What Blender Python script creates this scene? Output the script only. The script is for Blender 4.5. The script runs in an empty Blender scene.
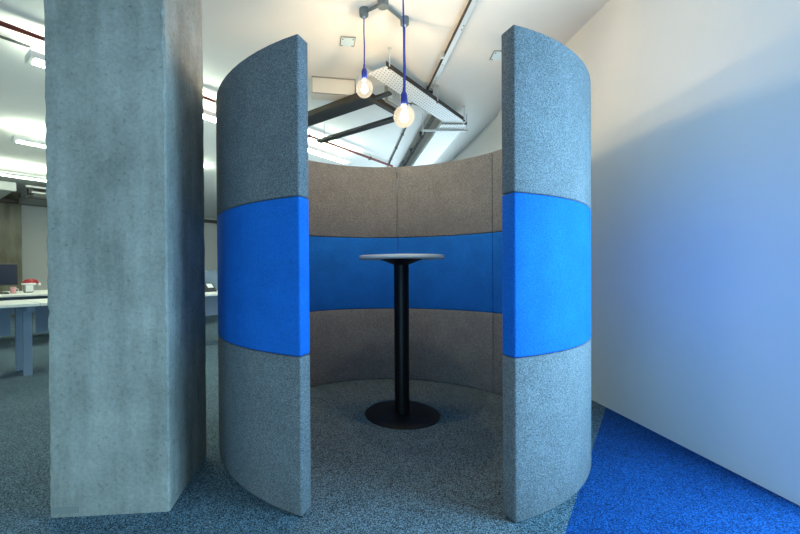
import bpy, bmesh, math, random
from mathutils import Vector, Matrix
random.seed(7)
S = bpy.context.scene
COL = S.collection
PI = math.pi

# ------------------------------------------------------------------ camera
cd = bpy.data.cameras.new('camera')
cam = bpy.data.objects.new('camera', cd); COL.objects.link(cam); S.camera = cam
cd.sensor_fit = 'HORIZONTAL'; cd.sensor_width = 36.0
cd.lens = 389.27 / 800 * 36.0
cd.shift_x = 41.8 / 800; cd.shift_y = 7.5 / 800
cd.clip_start = 0.02; cd.clip_end = 200
cam.matrix_world = (Matrix.Translation((0, 0, 1.02)) @ Matrix.Rotation(PI/2 - 0.0084, 4, 'X')
                    @ Matrix.Rotation(-0.0068, 4, 'Z'))

# ------------------------------------------------------------------ world, daylight, exposure
W = bpy.data.worlds.new('sky'); S.world = W; W.use_nodes = True
W.node_tree.nodes['Background'].inputs[0].default_value = (0.45, 0.68, 1.0, 1)
W.node_tree.nodes['Background'].inputs[1].default_value = 0.6
S.view_settings.view_transform = 'Standard'
S.view_settings.look = 'None'
S.view_settings.exposure = 0.0
S.view_settings.gamma = 1.0
S.view_settings.use_curve_mapping = False
S.cycles.use_denoising = True
S.cycles.max_bounces = 8
S.cycles.diffuse_bounces = 5
S.cycles.transparent_max_bounces = 12
S.cycles.sample_clamp_indirect = 6.0
DAY = (0.33, 0.71, 1.0)
DAY_LOW = (0.40, 0.80, 1.0)
FILL_OFFICE = (0.86, 1.0, 0.86)  # tint of the added office fill
DAY_FAR = (0.72, 0.92, 1.0)
BULB = (1.0, 0.72, 0.40)
TUBE = (0.88, 1.0, 0.78)

def daylight(name, loc, aim, w, h, power, colour):
    d = bpy.data.lights.new(name, 'AREA'); d.shape = 'RECTANGLE'; d.size = w; d.size_y = h
    d.energy = power; d.color = colour
    o = bpy.data.objects.new(name, d); COL.objects.link(o)
    o.location = loc
    o.rotation_euler = (Vector(aim) - Vector(loc)).to_track_quat('-Z', 'Y').to_euler()
    return o
# daylight entering through the glazing beside and behind the camera; the office one is added
daylight('daylight_side_window', (1.955, 1.08, 1.12), (-5.0, 0.75, 1.12), .96, 2.0, 112, DAY)
daylight('daylight_rear_window', (-1.2, -0.98, 0.30), (-1.2, 5, 0.30), 2.3, .46, 38, DAY_LOW)

daylight('daylight_far_window', (1.78, 7.3, 1.35), (-5, 6.97, 1.35), 3.9, 2.0, 150, DAY_FAR)
daylight('added_office_fill', (-7.2, -0.98, 1.45), (-7.2, 5, 1.45), 3.5, 1.7, 110, FILL_OFFICE)  # added fill out of view, brightens the left office and its ceiling

# ------------------------------------------------------------------ helpers
class MB:
    """collects shapes and links them as one mesh object"""
    def __init__(s): s.v = []; s.f = []
    def raw(s, v, f):
        b = len(s.v); s.v += [tuple(p) for p in v]; s.f += [tuple(i + b for i in q) for q in f]; return s
    def box(s, x0, x1, y0, y1, z0, z1):
        v = [(x, y, z) for z in (z0, z1) for y in (y0, y1) for x in (x0, x1)]
        return s.raw(v, [(0,2,3,1), (4,5,7,6), (0,1,5,4), (2,6,7,3), (0,4,6,2), (1,3,7,5)])
    def bbox(s, x0, x1, y0, y1, z0, z1, r=0.004, seg=2):
        bm = bmesh.new(); bmesh.ops.create_cube(bm, size=1)
        for q in bm.verts:
            q.co = Vector(((x0+x1)/2 + q.co.x*(x1-x0), (y0+y1)/2 + q.co.y*(y1-y0), (z0+z1)/2 + q.co.z*(z1-z0)))
        bmesh.ops.bevel(bm, geom=bm.edges[:], offset=r, segments=seg, profile=0.5, affect='EDGES')
        bm.verts.index_update()
        s.raw([q.co[:] for q in bm.verts], [[q.index for q in f.verts] for f in bm.faces]); bm.free(); return s
    def prism(s, poly, z0, z1):
        n = len(poly)
        v = [(x, y, z0) for x, y in poly] + [(x, y, z1) for x, y in poly]
        f = [tuple(range(n))[::-1], tuple(range(n, 2*n))] + [(i, (i+1) % n, (i+1) % n + n, i + n) for i in range(n)]
        return s.raw(v, f)
    def lathe(s, prof, n=32, c=(0, 0, 0), closed=True):
        v = []; f = []
        for r, z in prof:
            for k in range(n):
                a = 2*PI*k/n; v.append((c[0] + r*math.cos(a), c[1] + r*math.sin(a), c[2] + z))
        m = len(prof)
        for i in range(m - 1):
            for k in range(n):
                f.append((i*n + k, i*n + (k+1) % n, (i+1)*n + (k+1) % n, (i+1)*n + k))
        if closed:
            f.append(tuple(range(n))[::-1]); f.append(tuple((m-1)*n + k for k in range(n)))
        return s.raw(v, f)
    def tube(s, pts, r, n=10, cap=True):
        pts = [Vector(p) for p in pts]; v = []; f = []; N = None
        for i, p in enumerate(pts):
            t = ((pts[min(i+1, len(pts)-1)] - pts[max(i-1, 0)])).normalized()
            if N is None:
                N = t.cross(Vector((0, 0, 1)) if abs(t.z) < .9 else Vector((1, 0, 0))).normalized()
            N = (N - t * N.dot(t)).normalized(); B = t.cross(N)
            rr = r[i] if isinstance(r, (list, tuple)) else r
            for k in range(n):
                a = 2*PI*k/n; v.append(p + N*rr*math.cos(a) + B*rr*math.sin(a))
        for i in range(len(pts) - 1):
            for k in range(n): f.append((i*n + k, i*n + (k+1) % n, (i+1)*n + (k+1) % n, (i+1)*n + k))
        if cap: f.append(tuple(range(n))[::-1]); f.append(tuple((len(pts)-1)*n + k for k in range(n)))
        return s.raw(v, f)
    def build(s, name, mat, parent=None, smooth=False):
        me = bpy.data.meshes.new(name); me.from_pydata(s.v, [], s.f); me.update()
        bm = bmesh.new(); bm.from_mesh(me); bmesh.ops.recalc_face_normals(bm, faces=bm.faces[:])
        bm.to_mesh(me); bm.free()
        if smooth:
            me.polygons.foreach_set('use_smooth', [True]*len(me.polygons))
            try: me.set_sharp_from_angle(angle=math.radians(40))
            except Exception: pass
        me.materials.append(mat)
        o = bpy.data.objects.new(name, me); COL.objects.link(o); o.parent = parent
        return o

def tag(o, label=None, cat=None, group=None, kind=None):
    if label: o['label'] = label
    if cat: o['category'] = cat
    if group: o['group'] = group
    if kind: o['kind'] = kind
    return o
def thing(name, label, cat, loc=(0, 0, 0), rz=0, group=None):
    o = bpy.data.objects.new(name, None); COL.objects.link(o); o.empty_display_size = .1
    o.location = loc; o.rotation_euler = (0, 0, rz)
    return tag(o, label, cat, group)
def copy_tree(o, parent=None):
    c = o.copy(); COL.objects.link(c); c.parent = parent
    for ch in [q for q in bpy.data.objects if q.parent == o]: copy_tree(ch, c)
    return c
# the office behind lies on a second grid turned 51 degrees: u runs away to the right, v away to the left
GR = math.radians(51.0); UX, UY = math.cos(GR), math.sin(GR)
def uv(u, v, z=0): return (UX*u - UY*v, UY*u + UX*v, z)

# ------------------------------------------------------------------ materials
def mat(name, col, rough=.6, metal=0.0, spec=.5):
    m = bpy.data.materials.new(name); m.use_nodes = True
    b = m.node_tree.nodes['Principled BSDF']
    b.inputs['Base Color'].default_value = (*col, 1); b.inputs['Roughness'].default_value = rough
    b.inputs['Metallic'].default_value = metal; b.inputs['Specular IOR Level'].default_value = spec
    return m
class NT:
    def __init__(s, m): s.t = m.node_tree; s.b = s.t.nodes['Principled BSDF']
    def n(s, typ, ins=None, **kw):
        q = s.t.nodes.new(typ)
        for k, v in kw.items(): setattr(q, k, v)
        for k, v in (ins or {}).items():
            if isinstance(v, bpy.types.NodeSocket): s.t.links.new(v, q.inputs[k])
            else: q.inputs[k].default_value = v
        return q
    def coord(s, scale=(1, 1, 1)):
        c = s.n('ShaderNodeTexCoord')
        return s.n('ShaderNodeMapping', {'Vector': c.outputs['Object'], 'Scale': scale}).outputs[0]
    def noise(s, vec, scale, detail=2, rough=.5):
        return s.n('ShaderNodeTexNoise', {'Vector': vec, 'Scale': scale, 'Detail': detail, 'Roughness': rough}).outputs['Fac']
    def ramp(s, fac, stops):
        r = s.n('ShaderNodeValToRGB', {'Fac': fac}); e = r.color_ramp.elements
        while len(e) < len(stops): e.new(.5)
        for q, (p, c) in zip(e, stops): q.position = p; q.color = (*c, 1)
        return r.outputs[0]
    def mix(s, a, b, fac, mode='MIX'):
        q = s.n('ShaderNodeMix', data_type='RGBA', blend_type=mode)
        for k, v in ((0, fac), (6, a), (7, b)):
            if isinstance(v, bpy.types.NodeSocket): s.t.links.new(v, q.inputs[k])
            else: q.inputs[k].default_value = (*v, 1) if isinstance(v, tuple) else v
        return q.outputs[2]
    def col(s, sock): s.t.links.new(sock, s.b.inputs['Base Color'])
    def bump(s, h, strength, dist):
        q = s.n('ShaderNodeBump', {'Height': h, 'Strength': strength, 'Distance': dist})
        s.t.links.new(q.outputs[0], s.b.inputs['Normal'])

def speckled(name, lo, hi, scale, bump=.0, tuft=False):
    """heathered yarn: random cells of yarn colour with a soft, larger mottling"""
    m = mat(name, lo, .95, spec=.12); k = NT(m); v = k.coord()
    vo = k.n('ShaderNodeTexVoronoi', {'Vector': v, 'Scale': scale})
    n1 = k.n('ShaderNodeSeparateColor', {'Color': vo.outputs['Color']}).outputs[0]
    mid = tuple(.66*a_ + .34*b_ for a_, b_ in zip(lo, hi))
    c = k.ramp(n1, [(.08, lo), (.55, mid), (.98, hi)])
    big = k.noise(v, scale/60, 2)
    c = k.mix(c, k.ramp(big, [(.3, (.92, .92, .92)), (.7, (1.06, 1.06, 1.06))]), 1.0, 'MULTIPLY')
    k.col(c)
    if bump: k.bump(n1, bump, .001)
    return m
M = {}
M['carpet'] = speckled('grey_carpet', (.010, .016, .020), (.19, .29, .365), 290)
M['carpet_blue'] = speckled('blue_carpet', (.0012, .011, .055), (.013, .115, .40), 290)
M['fabric'] = speckled('grey_wool_felt', (.075, .082, .09), (.26, .275, .295), 430)
M['fabric_blue'] = speckled('blue_wool_felt', (.006, .095, .42), (.012, .16, .62), 430)
M['core'] = mat('dark_board', (.02, .02, .022), .8)
M['black'] = mat('black_powder_coat', (.004, .004, .005), .4, spec=.25)
M['laminate'] = mat('pale_laminate', (.72, .70, .67), .45)
M['navy'] = mat('navy_silicone', (.012, .035, .30), .4)
M['galv'] = mat('galvanised_steel', (.55, .60, .62), .45, .25)
M['conduit'] = mat('dull_grey_conduit', (.17, .21, .23), .45, .4)
M['white_metal'] = mat('white_metal', (.78, .79, .77), .5)
M['plastic'] = mat('white_plastic', (.75, .77, .76), .4)
M['brown'] = mat('brown_steel', (.055, .045, .033), .55)
M['dark'] = mat('dark_steel', (.022, .023, .024), .5)
M['red'] = mat('red_paint', (.13, .012, .010), .5)
M['redcloth'] = mat('red_cloth', (.26, .012, .018), .8)
M['desk'] = mat('white_desk_laminate', (.80, .80, .74), .45)
M['leg'] = mat('grey_blue_metal', (.20, .27, .36), .5)
M['screen'] = mat('dark_screen', (.012, .018, .035), .25)
M['blackplastic'] = mat('black_plastic', (.012, .012, .013), .45)
M['divider'] = mat('slate_divider_cloth', (.10, .14, .19), .9)
M['beige'] = mat('painted_duct_board', (.72, .69, .62), .7)
M['grille'] = mat('grey_grille', (.25, .26, .24), .5)
M['plate'] = mat('cool_white_plastic', (.70, .86, .92), .3)
M['tape'] = mat('old_grey_tape', (.20, .205, .19), .8)

m = M['paint'] = mat('white_wall_paint', (.80, .80, .79), .75); k = NT(m); v = k.coord()
n = k.noise(v, 2.0, 3); k.col(k.ramp(n, [(.3, (.785, .785, .775)), (.7, (.815, .815, .805))])); k.bump(k.noise(v, 350, 2), .08, .001)
m = M['ceil'] = mat('white_ceiling_paint', (.82, .82, .80), .85); k = NT(m); v = k.coord()
n = k.noise(v, 1.6, 4); k.col(k.ramp(n, [(.3, (.80, .80, .78)), (.7, (.84, .84, .82))])); k.bump(k.noise(v, 200, 2), .08, .001)
m = M['greywall'] = mat('grey_wall_paint', (.66, .66, .60), .8)
# cast concrete
m = M['concrete'] = mat('cast_concrete', (.4, .4, .38), .85, spec=.25); k = NT(m)
v = k.coord(); vs = k.coord((1.0, 1.0, .16))
cloud = k.noise(v, 3.2, 6, .62); streak = k.noise(vs, 9, 4, .6); fine = k.noise(v, 60, 4, .7); pores = k.noise(v, 42, 5, .75)
c = k.ramp(cloud, [(.28, (.225, .215, .19)), (.55, (.325, .31, .28)), (.78, (.42, .40, .365))])
c = k.mix(c, k.ramp(streak, [(.35, (.70, .70, .69)), (.6, (1.05, 1.05, 1.04))]), .75, 'MULTIPLY')
c = k.mix(c, k.ramp(fine, [(.35, (.78, .78, .78)), (.6, (1.06, 1.06, 1.06))]), .7, 'MULTIPLY')
c = k.mix(c, k.ramp(pores, [(.56, (1, 1, 1)), (.68, (.55, .55, .54))]), .8, 'MULTIPLY')
k.col(c); k.bump(k.mix(fine, pores, .5), .35, .006)
m = M['concrete_far'] = mat('olive_grey_concrete', (.16, .15, .11), .9); k = NT(m)
k.col(k.ramp(k.noise(k.coord((1, 1, .3)), 4, 4), [(.35, (.10, .095, .06)), (.65, (.22, .21, .16))]))
# perforated tray: rows of small slots in the sheet
m = M['tray'] = mat('perforated_zinc', (.6, .63, .65), .5, .1); k = NT(m)
c0 = k.n('ShaderNodeTexCoord').outputs['Object']
br = k.n('ShaderNodeTexBrick', {'Vector': c0, 'Color1': (.05, .05, .055, 1), 'Color2': (.05, .05, .055, 1), 'Mortar': (.78, .82, .84, 1),
         'Scale': 1.0, 'Mortar Size': .0125, 'Brick Width': .042, 'Row Height': .030, 'Mortar Smooth': .1})
k.col(br.outputs['Color'])

def emit(name, col, strength):
    m = bpy.data.materials.new(name); m.use_nodes = True; t = m.node_tree; t.nodes.remove(t.nodes['Principled BSDF'])
    e = t.nodes.new('ShaderNodeEmission'); e.inputs[0].default_value = (*col, 1); e.inputs[1].default_value = strength
    t.links.new(e.outputs[0], t.nodes['Material Output'].inputs[0]); return m
M['tube_up'] = emit('tube_uplight', TUBE, 70.0)
M['tube_down'] = emit('tube_diffuser', TUBE, 26.0)
M['filament'] = emit('hot_filament', (1.0, .86, .62), 60.0)
m = M['glass'] = bpy.data.materials.new('glowing_bulb_glass'); m.use_nodes = True; t = m.node_tree; t.nodes.remove(t.nodes['Principled BSDF'])
tr = t.nodes.new('ShaderNodeBsdfTransparent'); tr.inputs[0].default_value = (1, 1, 1, 1)
em = t.nodes.new('ShaderNodeEmission'); em.inputs[0].default_value = (1.0, .84, .60, 1); em.inputs[1].default_value = 1.25
gl = t.nodes.new('ShaderNodeBsdfGlossy'); gl.inputs['Roughness'].default_value = .05
mx = t.nodes.new('ShaderNodeMixShader'); mx.inputs[0].default_value = .45
my = t.nodes.new('ShaderNodeMixShader'); my.inputs[0].default_value = .06
t.links.new(tr.outputs[0], mx.inputs[1]); t.links.new(em.outputs[0], mx.inputs[2])
t.links.new(mx.outputs[0], my.inputs[1]); t.links.new(gl.outputs[0], my.inputs[2])
t.links.new(my.outputs[0], t.nodes['Material Output'].inputs[0])
m = M['pane'] = bpy.data.materials.new('window_glass'); m.use_nodes = True; t = m.node_tree; t.nodes.remove(t.nodes['Principled BSDF'])
tr = t.nodes.new('ShaderNodeBsdfTransparent'); t.links.new(tr.outputs[0], t.nodes['Material Output'].inputs[0])

# ------------------------------------------------------------------ the setting
CZ = 2.972
def wx(y, off=0.0): return (1.9656 + off - .0474*y) / .99888      # the long white wall
def struct(name, mb, m, label, parent=None):
    o = mb.build(name, m, parent); return tag(o, label, kind='structure') if parent is None else o
YB = -0.9
room = [(wx(YB) + .3, YB - .1), (wx(16) + .3, 16.1), (-3.78, 16.1), (-13.1, 4.6), (-13.1, YB - .1)]
# floor: grey carpet, blue carpet in the corner beyond a diagonal joint
ca, cb = Vector((.821, 1.535)), Vector((1.819, 2.859)); cdv = (cb - ca).normalized()
def on_line_y(y): return (ca.x + cdv.x*(y - ca.y)/cdv.y, y)
cend, cstart = on_line_y(3.2), on_line_y(YB - .1)
grey = [cstart, cend, (wx(16) + .3, 16.1), (-3.78, 16.1), (-13.1, 4.6), (-13.1, YB - .1)]
blue = [cstart, (wx(YB) + .3, YB - .1), cend]
struct('floor', MB().prism(grey, -.05, 0), M['carpet'], 'speckled grey carpet covering the office floor')
struct('floor_blue', MB().prism(blue, -.05, 0), M['carpet_blue'], 'bright blue carpet in the corner along the white wall')
struct('ceiling', MB().prism(room, CZ, CZ + .1), M['ceil'], 'flat white painted ceiling')
YE = 4.82
def slab(y0, y1, z0, z1, off=0, th=.14):
    return MB().prism([(wx(y0, off), y0), (wx(y1, off), y1), (wx(y1, off) + th, y1), (wx(y0, off) + th, y0)], z0, z1)
struct('wall_right', slab(1.62, YE, 0, CZ), M['paint'], 'plain white wall beside the booth')
mb = slab(YE, 5.3, 0, CZ, .04)
for q in (slab(5.3, 9.3, 0, .3, .04), slab(5.3, 9.3, 2.4, CZ, .04), slab(9.3, 16, 0, CZ, .04)): mb.raw(q.v, q.f)
struct('wall_right_far', mb, M['paint'], 'white wall set back behind the booth')
mb = slab(YB, 1.62, 2.18, CZ); w2 = slab(YB, .54, 0, 2.18); mb.raw(w2.v, w2.f); w2 = slab(.54, 1.62, 0, .05); mb.raw(w2.v, w2.f)
struct('wall_right_near', mb, M['paint'], 'white wall around the side window')
def window(name, label, a, b, z0, z1, n):
    a, b = Vector(a), Vector(b); d = b - a; L = d.length; d.normalize()
    ro = bpy.data.objects.new(name, None); COL.objects.link(ro); tag(ro, label, kind='structure')
    ro.location = (a.x, a.y, 0); ro.rotation_euler = (0, 0, math.atan2(d.y, d.x))
    fr = MB(); fr.box(0, L, -.12, -.06, z0, z0 + .05); fr.box(0, L, -.12, -.06, z1 - .05, z1); fr.build('window_frame', M['white_metal'], ro)
    for i in range(n + 1):
        x = i*(L - .05)/n; MB().box(x, x + .05, -.12, -.06, z0 + .05, z1 - .05).build('mullion', M['white_metal'], ro)
    for i in range(n):
        x = i*(L - .05)/n; MB().box(x + .05, x + (L - .05)/n, -.095, -.085, z0 + .05, z1 - .05).build('pane', M['pane'], ro)
window('window_1', 'tall side window beside the camera', (wx(.54), .54), (wx(1.62), 1.62), .05, 2.18, 2)
mb = MB(); mb.box(-13, -9, YB - .14, YB, 0, CZ); mb.box(-5.4, -2.4, YB - .14, YB, 0, CZ); mb.box(-9, -5.4, YB - .14, YB, 0, .55); mb.box(-9, -5.4, YB - .14, YB, 2.35, CZ); mb.box(0, 2.1, YB - .14, YB, 0, CZ); mb.box(-2.4, 0, YB - .14, YB, 0, .03); mb.box(-2.4, 0, YB - .14, YB, .58, CZ)
struct('wall_front', mb, M['paint'], 'white wall behind the camera with a low window')
window('window_3', 'wide window in the white wall behind the booth', (wx(5.3, .04), 5.3), (wx(9.3, .04), 9.3), .3, 2.4, 4)
window('window_2', 'low wide window behind the camera', (0, YB), (-2.4, YB), .03, .58, 2)
window('added_office_window', 'unseen added office window behind the camera beyond the column', (-5.4, YB), (-9, YB), .55, 2.35, 3)  # added opening that goes with the office fill light
struct('wall_left', MB().box(-13.12, -13, YB, 4.6, 0, CZ), M['paint'], 'white wall at the far end of the office')
struct('wall_back', MB().prism([(-13, 4.6), (-3.78, 16), (-3.90, 16.1), (-13.1, 4.7)], 0, CZ), M['greywall'], 'grey painted wall behind the desks')
struct('wall_end', MB().box(-3.9, 1.4, 16, 16.12, 0, CZ), M['paint'], 'white wall beyond the booth')

# ------------------------------------------------------------------ concrete columns
col = thing('concrete_column', 'square cast concrete column standing beside the round booth', 'column', (-1.292, 1.614, 0), .08)
bm = bmesh.new()
mb = MB()
# shaft with slightly chipped arrises: stacked rings with small offsets along the corners
W_, D_ = .482, .52; ch = .006; nz = 90; rows = []
rnd = random.Random(3)
for i in range(nz + 1):
    z = CZ*i/nz
    j = [max(.0025, ch + rnd.gauss(0, .0022) + (.006 if rnd.random() < .06 else 0)) for _ in range(4)]
    rows.append([(j[0], 0, z), (W_ - j[1], 0, z), (W_, j[1], z), (W_, D_ - j[2], z), (W_ - j[2], D_, z), (j[3], D_, z), (0, D_ - j[3], z), (0, j[0], z)])
vv = [p for r in rows for p in r]; ff = []
for i in range(nz):
    for k_ in range(8): ff.append((i*8 + k_, i*8 + (k_+1) % 8, (i+1)*8 + (k_+1) % 8, (i+1)*8 + k_))
ff += [tuple(range(8))[::-1], tuple(nz*8 + k_ for k_ in range(8))]
MB().raw(vv, ff).build('shaft', M['concrete'], col)
tp = MB().box(.008, .118, -.0015, .001, .016, .046).build('tape_strip', M['tape'], col); tag(tp, 'strip of old grey tape at the foot of the column')
MB().box(W_ - .001, W_ + .0008, .38, .384, .35, .47).build('scratch', M['core'], col)
fc = thing('concrete_column', 'dark olive concrete column against the grey wall behind the monitor', 'column', uv(1.5, 12.25), GR)
MB().bbox(0, .71, 0, .72, 0, CZ, .01).build('shaft', M['concrete_far'], fc)

# ------------------------------------------------------------------ round booth
BC = (.252, 2.618); RO, RI = 1.128, 1.051; BH = 2.0
booth = thing('meeting_booth', 'round upholstered meeting booth with grey and blue padded bands and open front', 'booth', (BC[0], BC[1], 0))
def arc_pad(a0, a1, r0, r1, z0, z1, rad, n=14):
    """curved cushion, angles in degrees clockwise from the camera side"""
    def prof(inset):
        q = []; rr = max(rad - inset, .0015)
        R0, R1, Z0, Z1 = r0 + inset, r1 - inset, z0 + inset, z1 - inset
        for cx_, cz_, s0 in ((R1 - rr, Z1 - rr, 0), (R0 + rr, Z1 - rr, 90), (R0 + rr, Z0 + rr, 180), (R1 - rr, Z0 + rr, 270)):
            for k_ in range(4):
                a = math.radians(s0 + 30*k_); q.append((cx_ + rr*math.cos(a), cz_ + rr*math.sin(a)))
        return q
    rm = (r0 + r1)/2; dg = math.degrees(rad/rm)
    st = []
    for t_ in (0, .3, .65): st.append((a0 + dg*(1 - math.cos(t_*PI/2)), rad*(1 - math.sin(t_*PI/2))))
    for i in range(n + 1): st.append((a0 + dg + (a1 - a0 - 2*dg)*i/n, 0))
    for t_ in (.65, .3, 0): st.append((a1 - dg*(1 - math.cos(t_*PI/2)), rad*(1 - math.sin(t_*PI/2))))
    v = []; f = []
    for a, ins in st:
        ar = math.radians(a)
        for r, z in prof(ins): v.append((r*math.sin(ar), -r*math.cos(ar), z))
    K = 16
    for i in range(len(st) - 1):
        for k_ in range(K): f.append((i*K + k_, i*K + (k_+1) % K, (i+1)*K + (k_+1) % K, (i+1)*K + k_))
    f += [tuple(range(K))[::-1], tuple((len(st)-1)*K + k_ for k_ in range(K))]
    return MB().raw(v, f)
seams = [19.2, 72.0, 125.1, 173.6, 226.5, 280.3, 334.1]
for i in range(6):
    a0, a1 = seams[i] + .07*(i > 0), seams[i+1] - .07*(i < 5)
    core = arc_pad(a0 + (.9 if i == 0 else .02), a1 - (.9 if i == 5 else .02), RI + .02, RO - .02, .012, BH - .012, .004).build('curved_screen', M['core'], booth)
    for j, (mname, nm) in enumerate((('fabric', 'grey'), ('fabric_blue', 'blue'), ('fabric', 'grey'))):
        z0, z1 = j*BH/3 + (.0008 if j else .001), (j+1)*BH/3 - .0008
        pd = arc_pad(a0, a1, RI, RO, z0, z1, .009).build('padded_section', M[mname], core, True)
        pd['label'] = 'bright blue felt band' if j == 1 else 'grey felt band'

# ------------------------------------------------------------------ high table in the booth
tb = thing('poseur_table', 'tall round pedestal table with pale top and black stem inside the booth', 'table', (.305, 2.753, 0))
MB().lathe([(.01, 1.103), (.290, 1.103), (.296, 1.106), (.297, 1.110), (.297, 1.124), (.295, 1.128), (.01, 1.128)], 64).build('tabletop', M['laminate'], tb, True)
MB().lathe([(.048, 1.062), (.060, 1.066), (.135, 1.096), (.150, 1.103), (.01, 1.103)], 48).build('mounting_plate', M['black'], tb, True)
MB().lathe([(.0525, .018), (.0525, 1.064)], 40).build('pole', M['black'], tb, True)
MB().lathe([(.01, 0), (.258, 0), (.264, .004), (.264, .009), (.258, .013), (.07, .020), (.01, .020)], 64).build('base', M['black'], tb, True)

# ------------------------------------------------------------------ pendant lamps and their conduit
PA, PJ, PB, PC = (.056, 2.915), (.192, 2.819), (.372, 3.023), (.287, 2.39)
cdt = thing('ceiling_conduit', 'galvanised three-arm conduit with round boxes on the ceiling above the bulbs', 'conduit', (PJ[0], PJ[1], CZ))
def rel(p): return (p[0] - PJ[0], p[1] - PJ[1])
MB().lathe([(.036, -.052), (.040, -.046), (.040, 0)], 28).build('junction_box', M['conduit'], cdt, True)
for p in (PA, PB, PC):
    x, y = rel(p); L = math.hypot(x, y); dx, dy = x/L, y/L
    MB().tube([(dx*.03, dy*.03, -.024), (x - dx*.025, y - dy*.025, -.024)], .0125, 14).build('conduit_tube', M['conduit'], cdt, True)
    bx = MB().lathe([(.026, -.056), (.033, -.050), (.034, -.03), (.034, 0)], 28, (x, y, 0)).build('end_box', M['conduit'], cdt, True)
    MB().lathe([(.006, -.068), (.011, -.066), (.012, -.054)], 16, (x, y, 0)).build('cord_grip', M['plastic'], bx, True)
def pendant(p, zc, label, power):
    t_ = thing('pendant_lamp', label, 'lamp', (p[0], p[1], zc), 0, 'bare bulb pendants over the booth')
    zt = CZ - .060 - zc
    MB().tube([(0, 0, .176), (.0015, .0, .176 + (zt-.176)*.4), (-.0012, .001, .176 + (zt-.176)*.7), (0, 0, zt)], .0052, 10).build('cord', M['navy'], t_, True)
    MB().lathe([(.018, .074), (.0205, .078), (.0205, .128), (.017, .140), (.0085, .156), (.0075, .178)], 24).build('socket', M['navy'], t_, True)
    R = .064; prof = []
    for i in range(25):
        a = -PI/2 + (PI*.86)*i/24; prof.append((max(R*math.cos(a), .001), R*math.sin(a)*1.04))
    prof += [(.0175, .0655), (.0165, .076)]
    MB().lathe(prof, 40, closed=False).build('glass_globe', M['glass'], t_, True)
    MB().lathe([(.014, .060), (.0145, .082)], 20).build('screw_cap', M['galv'], t_, True)
    fm = MB()
    for k_ in range(8):
        a = 2*PI*k_/8; r1, r2 = .010, .024
        fm.tube([(r1*math.cos(a), r1*math.sin(a), .030), (r2*math.cos(a+.2), r2*math.sin(a+.2), -.012), (r1*math.cos(a+.39), r1*math.sin(a+.39), -.030)], .0026, 6)
    fl = fm.build('filament', M['filament'], t_); 
    MB().tube([(0, 0, .058), (0, 0, .030), (0, 0, -.02)], [.006, .004, .002], 8).build('filament_stem', M['plastic'], t_)
    ld = bpy.data.lights.new('bulb_light', 'POINT'); ld.energy = power; ld.color = BULB; ld.shadow_soft_size = .007
    lo = bpy.data.objects.new('bulb_light', ld); COL.objects.link(lo); lo.parent = t_; lo.location = (0, 0, -.02)
    return t_
pendant(PA, 2.382, 'bare round bulb on blue cord, the higher one by itself', 50)
pendant(PB, 2.205, 'bare round bulb mostly hidden behind the lowest bulb', 50)
pendant(PC, 1.965, 'bare round bulb on blue cord hanging lowest, nearest over the table', 50)
sd = thing('smoke_detector', 'round white detector on the ceiling, cut by the top edge of the picture', 'detector', (.085, 2.695, CZ))
MB().lathe([(.040, -.030), (.047, -.022), (.048, -.008), (.050, 0)], 28).build('housing', M['plastic'], sd, True)
MB().lathe([(.010, -.040), (.026, -.038), (.030, -.030)], 24).build('sensor_cap', M['beige'], sd, True)

# ------------------------------------------------------------------ ceiling services above the booth
def plate(label, x, y, rz, w, d):
    t_ = thing('ceiling_plate', label, 'ceiling plate', (x, y, CZ), rz, 'small plates screwed to the ceiling')
    MB().bbox(-w/2, w/2, -d/2, d/2, -.014, 0, .003).build('cover', M['plate'], t_)
    MB().box(-w/2 - .007, w/2 + .007, -d/2 - .007, d/2 + .007, -.009, 0).build('rim', M['grille'], t_)
    for sx in (-1, 1):
        for sy in (-1, 1): MB().lathe([(.006, -.0165), (.006, -.012)], 10, (sx*(w/2 - .012), sy*(d/2 - .012), 0)).build('screw', M['dark'], t_)
plate('small white square plate on the ceiling by the higher bulb', -.077, 3.315, .12, .112, .118)
plate('small white plate on the ceiling beside the tall booth panel', 1.287, 3.539, -.05, .115, .13)

RA = math.atan2(-.0474, 1)      # lean of the long wall
rl = thing('strut_channel', 'long galvanised strut channel fixed under the ceiling beside the bulbs', 'strut channel', (.838, 2.766, CZ), -RA*-1 if False else .0474)
MB().box(-.022, .022, -2.0, 1.44, -.046, -.042).build('web', M['galv'], rl)
for sx in (-1, 1):
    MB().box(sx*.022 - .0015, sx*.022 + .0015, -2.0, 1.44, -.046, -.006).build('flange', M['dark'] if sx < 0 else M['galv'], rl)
for y in (.28, .33, .86, 1.10, 1.16, 1.26, 1.32): MB().lathe([(.006, -.0475), (.006, -.041)], 10, ((.010 if y < .4 else 0), y, 0)).build('slot_hole', M['dark'], rl)
MB().box(-.052, -.022, .72, .75, -.05, 0).build('clip', M['galv'], rl)
MB().box(-.03, .03, 1.37, 1.45, -.075, 0).build('end_clamp', M['dark'], rl)

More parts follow.
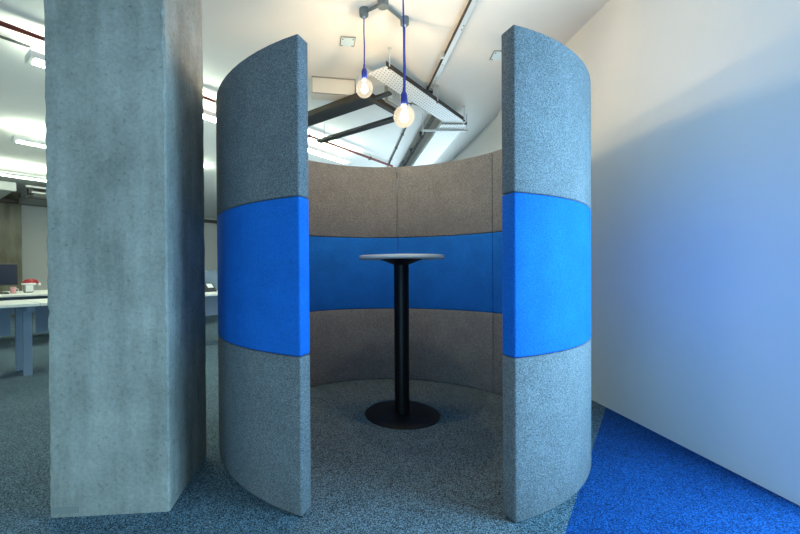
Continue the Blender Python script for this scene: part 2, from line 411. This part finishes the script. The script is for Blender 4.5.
def tray(name, label, loc, rz, L, w, extra_end=0):
    t_ = thing(name, label, 'cable tray', loc, rz, 'perforated cable trays')
    if extra_end: MB().prism([(0, 0), (L, 0), (L + extra_end, w), (0, w)], 0, .003).build('tray_bed', M['tray'], t_)
    else: MB().box(0, L, 0, w, 0, .003).build('tray_bed', M['tray'], t_)
    MB().box(0, L, -.003, 0, 0, .045).build('side_flange', M['dark'], t_)
    MB().box(0, L + extra_end, w, w + .003, 0, .045).build('side_flange', M['galv'], t_)
    return t_
ZT = 2.80
T1 = tray('cable_tray', 'perforated cable tray running diagonally behind the lower bulb', uv(2.80, 1.94, ZT), GR, 1.62, .20, .25)
T2 = tray('cable_tray', 'perforated cable tray running straight away above the back of the booth', (1.005 + .32, 4.72, ZT - .02), PI/2 + .0474, 3.5, .31)
def hanger(name, label, x, y, z0, parts=True):
    t_ = thing(name, label, 'hanger', (x, y, z0), 0, 'threaded tray hangers')
    MB().tube([(0, 0, 0), (0, 0, CZ - z0)], .0055, 8).build('rod', M['galv'], t_)
    MB().lathe([(.016, .0), (.016, .012)], 6).build('nut', M['dark'], t_)
    MB().lathe([(.018, -.006), (.018, 0)], 14, (0, 0, CZ - z0)).build('anchor_plate', M['galv'], t_)
for (x, y), lb in (((uv(3.735, 1.93)[:2]), 'threaded rod hanging from the ceiling at the middle of the diagonal tray'),
                   ((uv(4.40, 1.93)[:2]), 'threaded rod at the far corner of the diagonal tray'),
                   ((uv(2.84, 1.93)[:2]), 'threaded rod at the near corner of the diagonal tray')):
    hanger('threaded_hanger', lb, x, y, ZT - .01)
tz = thing('trapeze_bracket', 'thin trapeze bracket carrying the straight perforated tray', 'bracket', (1.02, 4.86, 2.764), .04)
MB().box(-.22, .36, -.012, .012, -.01, .012).build('cross_bar', M['galv'], tz)
for x in (-.205, .345): MB().tube([(x, 0, -.05), (x, 0, CZ - 2.764)], .005, 8).build('rod', M['galv'], tz)
hk = thing('cable_loop', 'loose grey cable looping out of the diagonal tray end', 'cable', uv(3.72, 2.17, ZT + .03), GR)
MB().tube([(-.10, .02, -.03), (-.04, .03, .03), (.10, .0, .05), (.3, -.06, .03), (.42, -.12, .01)], .009, 8).build('cable_strand', M['grille'], hk, True)
MB().tube([(-.16, .10, -.06), (-.08, .10, .02), (.0, .06, .03), (.2, .0, .02)], .006, 8).build('cable_strand', M['dark'], hk, True)
bk = thing('strut_channel', 'dark strut running straight away beside the perforated tray', 'strut channel', (.938, 4.716, CZ), .0474)
MB().box(-.016, .016, 0, 4, -.075, -.045).build('web', M['dark'], bk)
for y in (.02, .75, 1.5, 2.2, 3): MB().box(-.024, .024, y, y + .05, -.082, 0).build('clamp', M['dark'], bk)
wt = thing('cable_trunking', 'white cable trunking between the dark strut and the perforated tray', 'trunking', (.965, 4.80, CZ), .0474)
MB().box(0, .085, 0, 4, -.06, 0).build('channel', M['beige'], wt); MB().box(.002, .083, 0, 4, -.064, -.06).build('cover', M['beige'], wt)
dl = thing('thin_cable', 'thin clipped cable running straight away behind the lower bulb', 'cable', (.665, 5.15, CZ), .0474)
MB().tube([(0, 0, -.016), (0, 3.5, -.016)], .010, 8).build('cable_strand', M['dark'], dl)
for y in (.4, 1.0, 1.6, 2.2): MB().box(-.016, .016, y, y + .02, -.03, 0).build('clip', M['grille'], dl)

# white duct box and dark framed cassette over the back of the booth
db = thing('duct_box', 'pale boxed-in duct under the ceiling behind the higher bulb', 'duct', (-.448, 3.903, CZ), .17)
MB().bbox(0, .436, 0, .16, -.165, 0, .004).build('casing', M['beige'], db)
MB().box(-.004, .440, -.006, .0, -.012, 0).build('top_trim', M['grille'], db)
MB().box(-.004, .002, -.006, .0, -.170, 0).build('corner_trim', M['grille'], db)
MB().box(.434, .440, -.006, .0, -.170, 0).build('corner_trim', M['brown'], db)
MB().box(-.004, .440, -.006, .0, -.170, -.162).build('bottom_trim', M['grille'], db)
cs = thing('steel_frame', 'dark steel support frame hung under the ceiling behind the higher bulb', 'frame', uv(0, 0, 2.75), GR)
MB().box(3.03, 3.075, 2.30, 3.70, 0, .052).build('side_beam', M['brown'], cs)
MB().box(3.075, 3.26, 2.40, 3.70, .0, .02).build('beam_sole', M['dark'], cs)
MB().box(3.70, 3.80, 2.40, 3.70, 0, .03).build('side_beam', M['dark'], cs)
MB().box(3.075, 3.80, 2.34, 2.40, -.004, .05).build('cross_beam', M['brown'], cs)
MB().box(3.14, 3.20, 2.15, 2.34, -.002, .02).build('tail_bar', M['dark'], cs)
for u_, v_ in ((3.05, 2.45), (3.05, 3.6), (3.75, 2.5), (3.75, 3.6)): MB().tube([(u_, v_, .02), (u_, v_, CZ - 2.75)], .006, 8).build('hanging_rod', M['galv'], cs)
jb = thing('electrical_box', 'grey electrical box fixed between the dark frame and the tray', 'box', uv(3.30, 2.28, 2.76), GR)
MB().bbox(0, .26, 0, .03, 0, .16, .003).build('back_box', M['grille'], jb); MB().bbox(.015, .245, -.012, 0, .015, .145, .003).build('lid', M['galv'], jb)
MB().box(.02, .08, -.016, -.012, .05, .09).build('sticker', M['plastic'], jb)
for x in (.04, .22): MB().tube([(x, .015, .16), (x, .015, CZ - 2.76)], .008, 8).build('conduit_stub', M['galv'], jb)

# red sprinkler pipe
rp = thing('sprinkler_pipe', 'long thin red pipe crossing the ceiling diagonally', 'pipe', uv(0, 3.95 - .0, 0), GR)
rp.location = uv(0, 3.96, 2.905)
vr = -.777*-2.685 + .629*2.947
rp.location = uv(0, vr, 2.905)
MB().tube([(-1.5, 0, 0), (5.85, -.01, 0)], .019, 12).build('pipe', M['red'], rp, True)
for u_ in (-.3, 1.0, 2.4, 3.8, 5.2):
    MB().box(u_ - .012, u_ + .012, -.026, .026, -.024, .024).build('clamp', M['dark'], rp)
    MB().tube([(u_, 0, .02), (u_, 0, CZ - 2.905)], .005, 6).build('rod', M['galv'], rp)

# ------------------------------------------------------------------ linear ceiling lights of the office
def luminaire(label, u0, u1, v, z=2.76):
    t_ = thing('linear_light', label, 'light', uv(u0, v, z), GR, 'linear ceiling lights over the desks'); L = u1 - u0
    MB().bbox(0, L, -.085, .085, .012, .060, .006).build('housing', M['white_metal'], t_)
    MB().box(.03, L - .03, -.06, .06, .060, .064).build('uplight_diffuser', M['tube_up'], t_)
    MB().box(.03, L - .03, -.06, .06, .006, .012).build('downlight_diffuser', M['tube_down'], t_)
    for x in (-.012, L): MB().bbox(x, x + .012, -.09, .09, .004, .066, .003).build('end_cap', M['plastic'], t_)
    for x in (.25, L - .25): MB().tube([(x, 0, .06), (x, 0, CZ - z)], .003, 6).build('suspension_wire', M['galv'], t_)
    return t_
luminaire('white linear ceiling light nearest the camera, passing behind the concrete column', .80, 3.30, 4.10)
luminaire('white linear ceiling light seen over the booth rim below the red pipe', 3.36, 4.80, 4.10)
luminaire('white linear ceiling light in the middle row with its end left of the column', 1.15, 3.75, 6.75)
luminaire('white linear ceiling light in the far row, before the boxed units', .55, 4.0, 9.25)
fw = thing('power_rail', 'thin dark rail feeding the nearest linear ceiling light', 'rail', uv(-2, 4.16, 2.90), GR)
MB().box(0, 2.82, -.007, .007, 0, .014).build('rail_body', M['dark'], fw); MB().box(0, 2.82, .05, .06, .02, .03).build('wire', M['dark'], fw)

# boxed air units near the far wall
ub = thing('fan_coil_unit', 'white boxed fan coil unit under the ceiling at the picture edge', 'air conditioner', uv(.2, 10.4, 2.70), GR)
MB().bbox(0, 1.60, 0, .05, 0, .17, .006).build('front_panel', M['desk'], ub)
MB().box(0, 1.56, .05, 1.7, 0, .16).build('casing', M['greywall'], ub)
uc = thing('fan_coil_unit', 'open fan coil unit with pipes beside the white boxed one', 'air conditioner', uv(1.95, 10.4, 2.66), GR)
MB().box(.15, 2.2, .25, 1.7, 0, .12).build('casing', M['grille'], uc)
MB().box(0, 2.2, -.02, .03, .15, .19).build('top_rail', M['desk'], uc)
MB().box(.1, 2.2, .02, .07, .05, .08).build('bottom_rail', M['desk'], uc)
for x in (.05, .45, .62, .95, 1.4, 1.9): MB().bbox(x, x + .10, .05, .2, .03, .15, .01).build('valve', M['white_metal' if x > .5 else 'dark'], uc)
MB().tube([(0, .13, -.03), (2.2, .13, -.03)], .03, 12).build('drain_pipe', M['dark'], uc, True)
bl = thing('ceiling_beam', 'dark beam along the top of the grey wall', 'beam', uv(-3, 11.9, 2.66), GR)
MB().bbox(0, 14, 0, .12, 0, .10, .01).build('beam_body', M['brown'], bl)

# ------------------------------------------------------------------ desks
def desk(label, u0, u1, v0, depth, z=.73, ends=(0, 1)):
    t_ = thing('office_desk', label, 'desk', uv(u0, v0, 0), GR, 'rows of white office desks'); L = u1 - u0
    MB().bbox(0, L, 0, depth, z - .028, z, .003).build('desktop', M['desk'], t_)
    for x in [(.0, L - .066)[e] for e in ends]:
        for y in (.20, depth - .26): MB().box(x + (.02 if x < .1 else -.02), x + .066 + (.02 if x < .1 else -.02), y, y + .05, 0, z - .075).build('leg', M['leg'], t_)
        MB().box(x + (.02 if x < .1 else -.02), x + .066 + (.02 if x < .1 else -.02), .06, depth - .06, z - .075, z - .028).build('top_frame', M['leg'], t_)
    MB().box(.1, L - .1, depth - .10, depth - .08, .36, z - .03).build('modesty_panel', M['leg'], t_)
    return t_
desk('white desk at the picture edge with its grey leg nearest the camera', -.72, .99, 4.80, .80)
desk('white desk whose end shows just left of the concrete column', 1.0, 2.6, 4.80, .80, ends=(1,))
desk('white desk glimpsed between the concrete column and the booth', 2.62, 4.2, 4.80, .80, ends=(1,))
desk('white desk carrying the black monitor and the red and white pot', .5, 2.5, 6.95, 1.5)
desk('far white desk seen through the gap above the nearer one', 2.55, 4.6, 6.95, 1.5)

def monitor(label, u, v, w=.50, h=.32, z=.73, rz=GR):
    t_ = thing('monitor', label, 'monitor', uv(u, v, z), rz, 'black desk monitors')
    MB().bbox(-w/2, w/2, -.02, .02, .11, .11 + h, .006).build('bezel', M['blackplastic'], t_)
    MB().box(-w/2 + .015, w/2 - .015, -.0225, -.02, .125, .11 + h - .015).build('display', M['screen'], t_)
    MB().box(-.03, .03, .02, .045, .02, .25).build('stand', M['blackplastic'], t_)
    MB().bbox(-.12, .12, -.08, .10, 0, .018, .005).build('foot', M['blackplastic'], t_)
monitor('black monitor at the picture edge in front of the olive column', 1.07, 7.9, .60, .33)
ph = thing('desk_telephone', 'small black desk telephone glimpsed in the gap beside the booth', 'telephone', uv(3.08, 5.40, .73), GR)
MB().prism([(-.11, -.09), (.11, -.09), (.11, .09), (-.11, .09)], 0, .03).build('foot', M['blackplastic'], ph)
MB().raw([(-.11, -.08, .03), (.11, -.08, .03), (.11, .09, .03), (-.11, .09, .03), (-.11, .03, .12), (.11, .03, .12), (.11, .09, .13), (-.11, .09, .13)],
         [(0, 1, 5, 4), (4, 5, 6, 7), (3, 7, 6, 2), (0, 4, 7, 3), (1, 2, 6, 5), (0, 3, 2, 1)]).build('body', M['blackplastic'], ph)
MB().tube([(-.08, -.07, .075), (-.08, -.04, .10), (-.08, .03, .15), (-.08, .06, .15)], [.022, .014, .014, .022], 10).build('handset', M['dark'], ph, True)
MB().raw([(.0, -.045, .061), (.09, -.045, .061), (.09, .02, .117), (.0, .02, .117)], [(0, 1, 2, 3)]).build('key_pad', M['plastic'], ph)
kb = thing('keyboard', 'black keyboard on the desk below the monitor at the picture edge', 'keyboard', uv(.74, 7.35, .73), GR)
MB().bbox(0, .44, 0, .14, 0, .022, .004).build('case', M['blackplastic'], kb)
for r_ in range(4): MB().box(.015, .425, .012 + r_*.031, .036 + r_*.031, .022, .029).build('key_row', M['dark'], kb)
bt = thing('gift_pot', 'small white pot with a red and white soft top on the desk', 'pot', uv(1.44, 7.6, .73), GR); bt.scale = (.82, .82, .88)
MB().lathe([(.062, 0), (.075, .01), (.085, .15), (.08, .155), (.01, .155)], 20).build('pot_body', M['grille'], bt, True)
MB().box(-.055, .055, -.092, -.078, .02, .13).build('front_tag', M['plastic'], bt)
MB().lathe([(.10, .135), (.105, .15), (.10, .165), (.01, .168)], 20).build('fur_trim', M['plastic'], bt, True)
MB().lathe([(.09, .160), (.085, .19), (.06, .22), (.02, .235)], 20).build('red_cap', M['redcloth'], bt, True)
MB().lathe([(.004, -.028), (.02, -.02), (.028, 0), (.02, .02), (.004, .028)], 14, (.155, 0, .14)).build('pompom', M['plastic'], bt, True)
MB().tube([(.05, 0, .21), (.11, 0, .20), (.15, 0, .15)], [.03, .024, .014], 10).build('cap_tail', M['redcloth'], bt, True)
pc = thing('pen_cup', 'pink cup beside the white pot on the desk', 'cup', uv(1.245, 7.50, .73), GR)
MB().lathe([(.026, 0), (.032, .004), (.036, .09), (.033, .09), (.030, .01)], 18).build('cup_body', mat('pink_ceramic', (.6, .28, .3), .4), pc, True)
MB().tube([(.034, 0, .07), (.058, 0, .06), (.056, 0, .03), (.031, 0, .02)], .006, 8).build('handle', M['plastic'], pc, True)
dv = thing('desk_divider', 'slate blue cloth screen on the desk glimpsed beside the booth', 'screen', uv(2.7, 5.62, .73), GR)
MB().bbox(0, 1.45, 0, .03, .0, .32, .008).build('cloth_panel', M['divider'], dv)
for x in (.2, 1.2): MB().box(x, x + .04, -.01, .04, -.03, .05).build('clamp', M['leg'], dv)
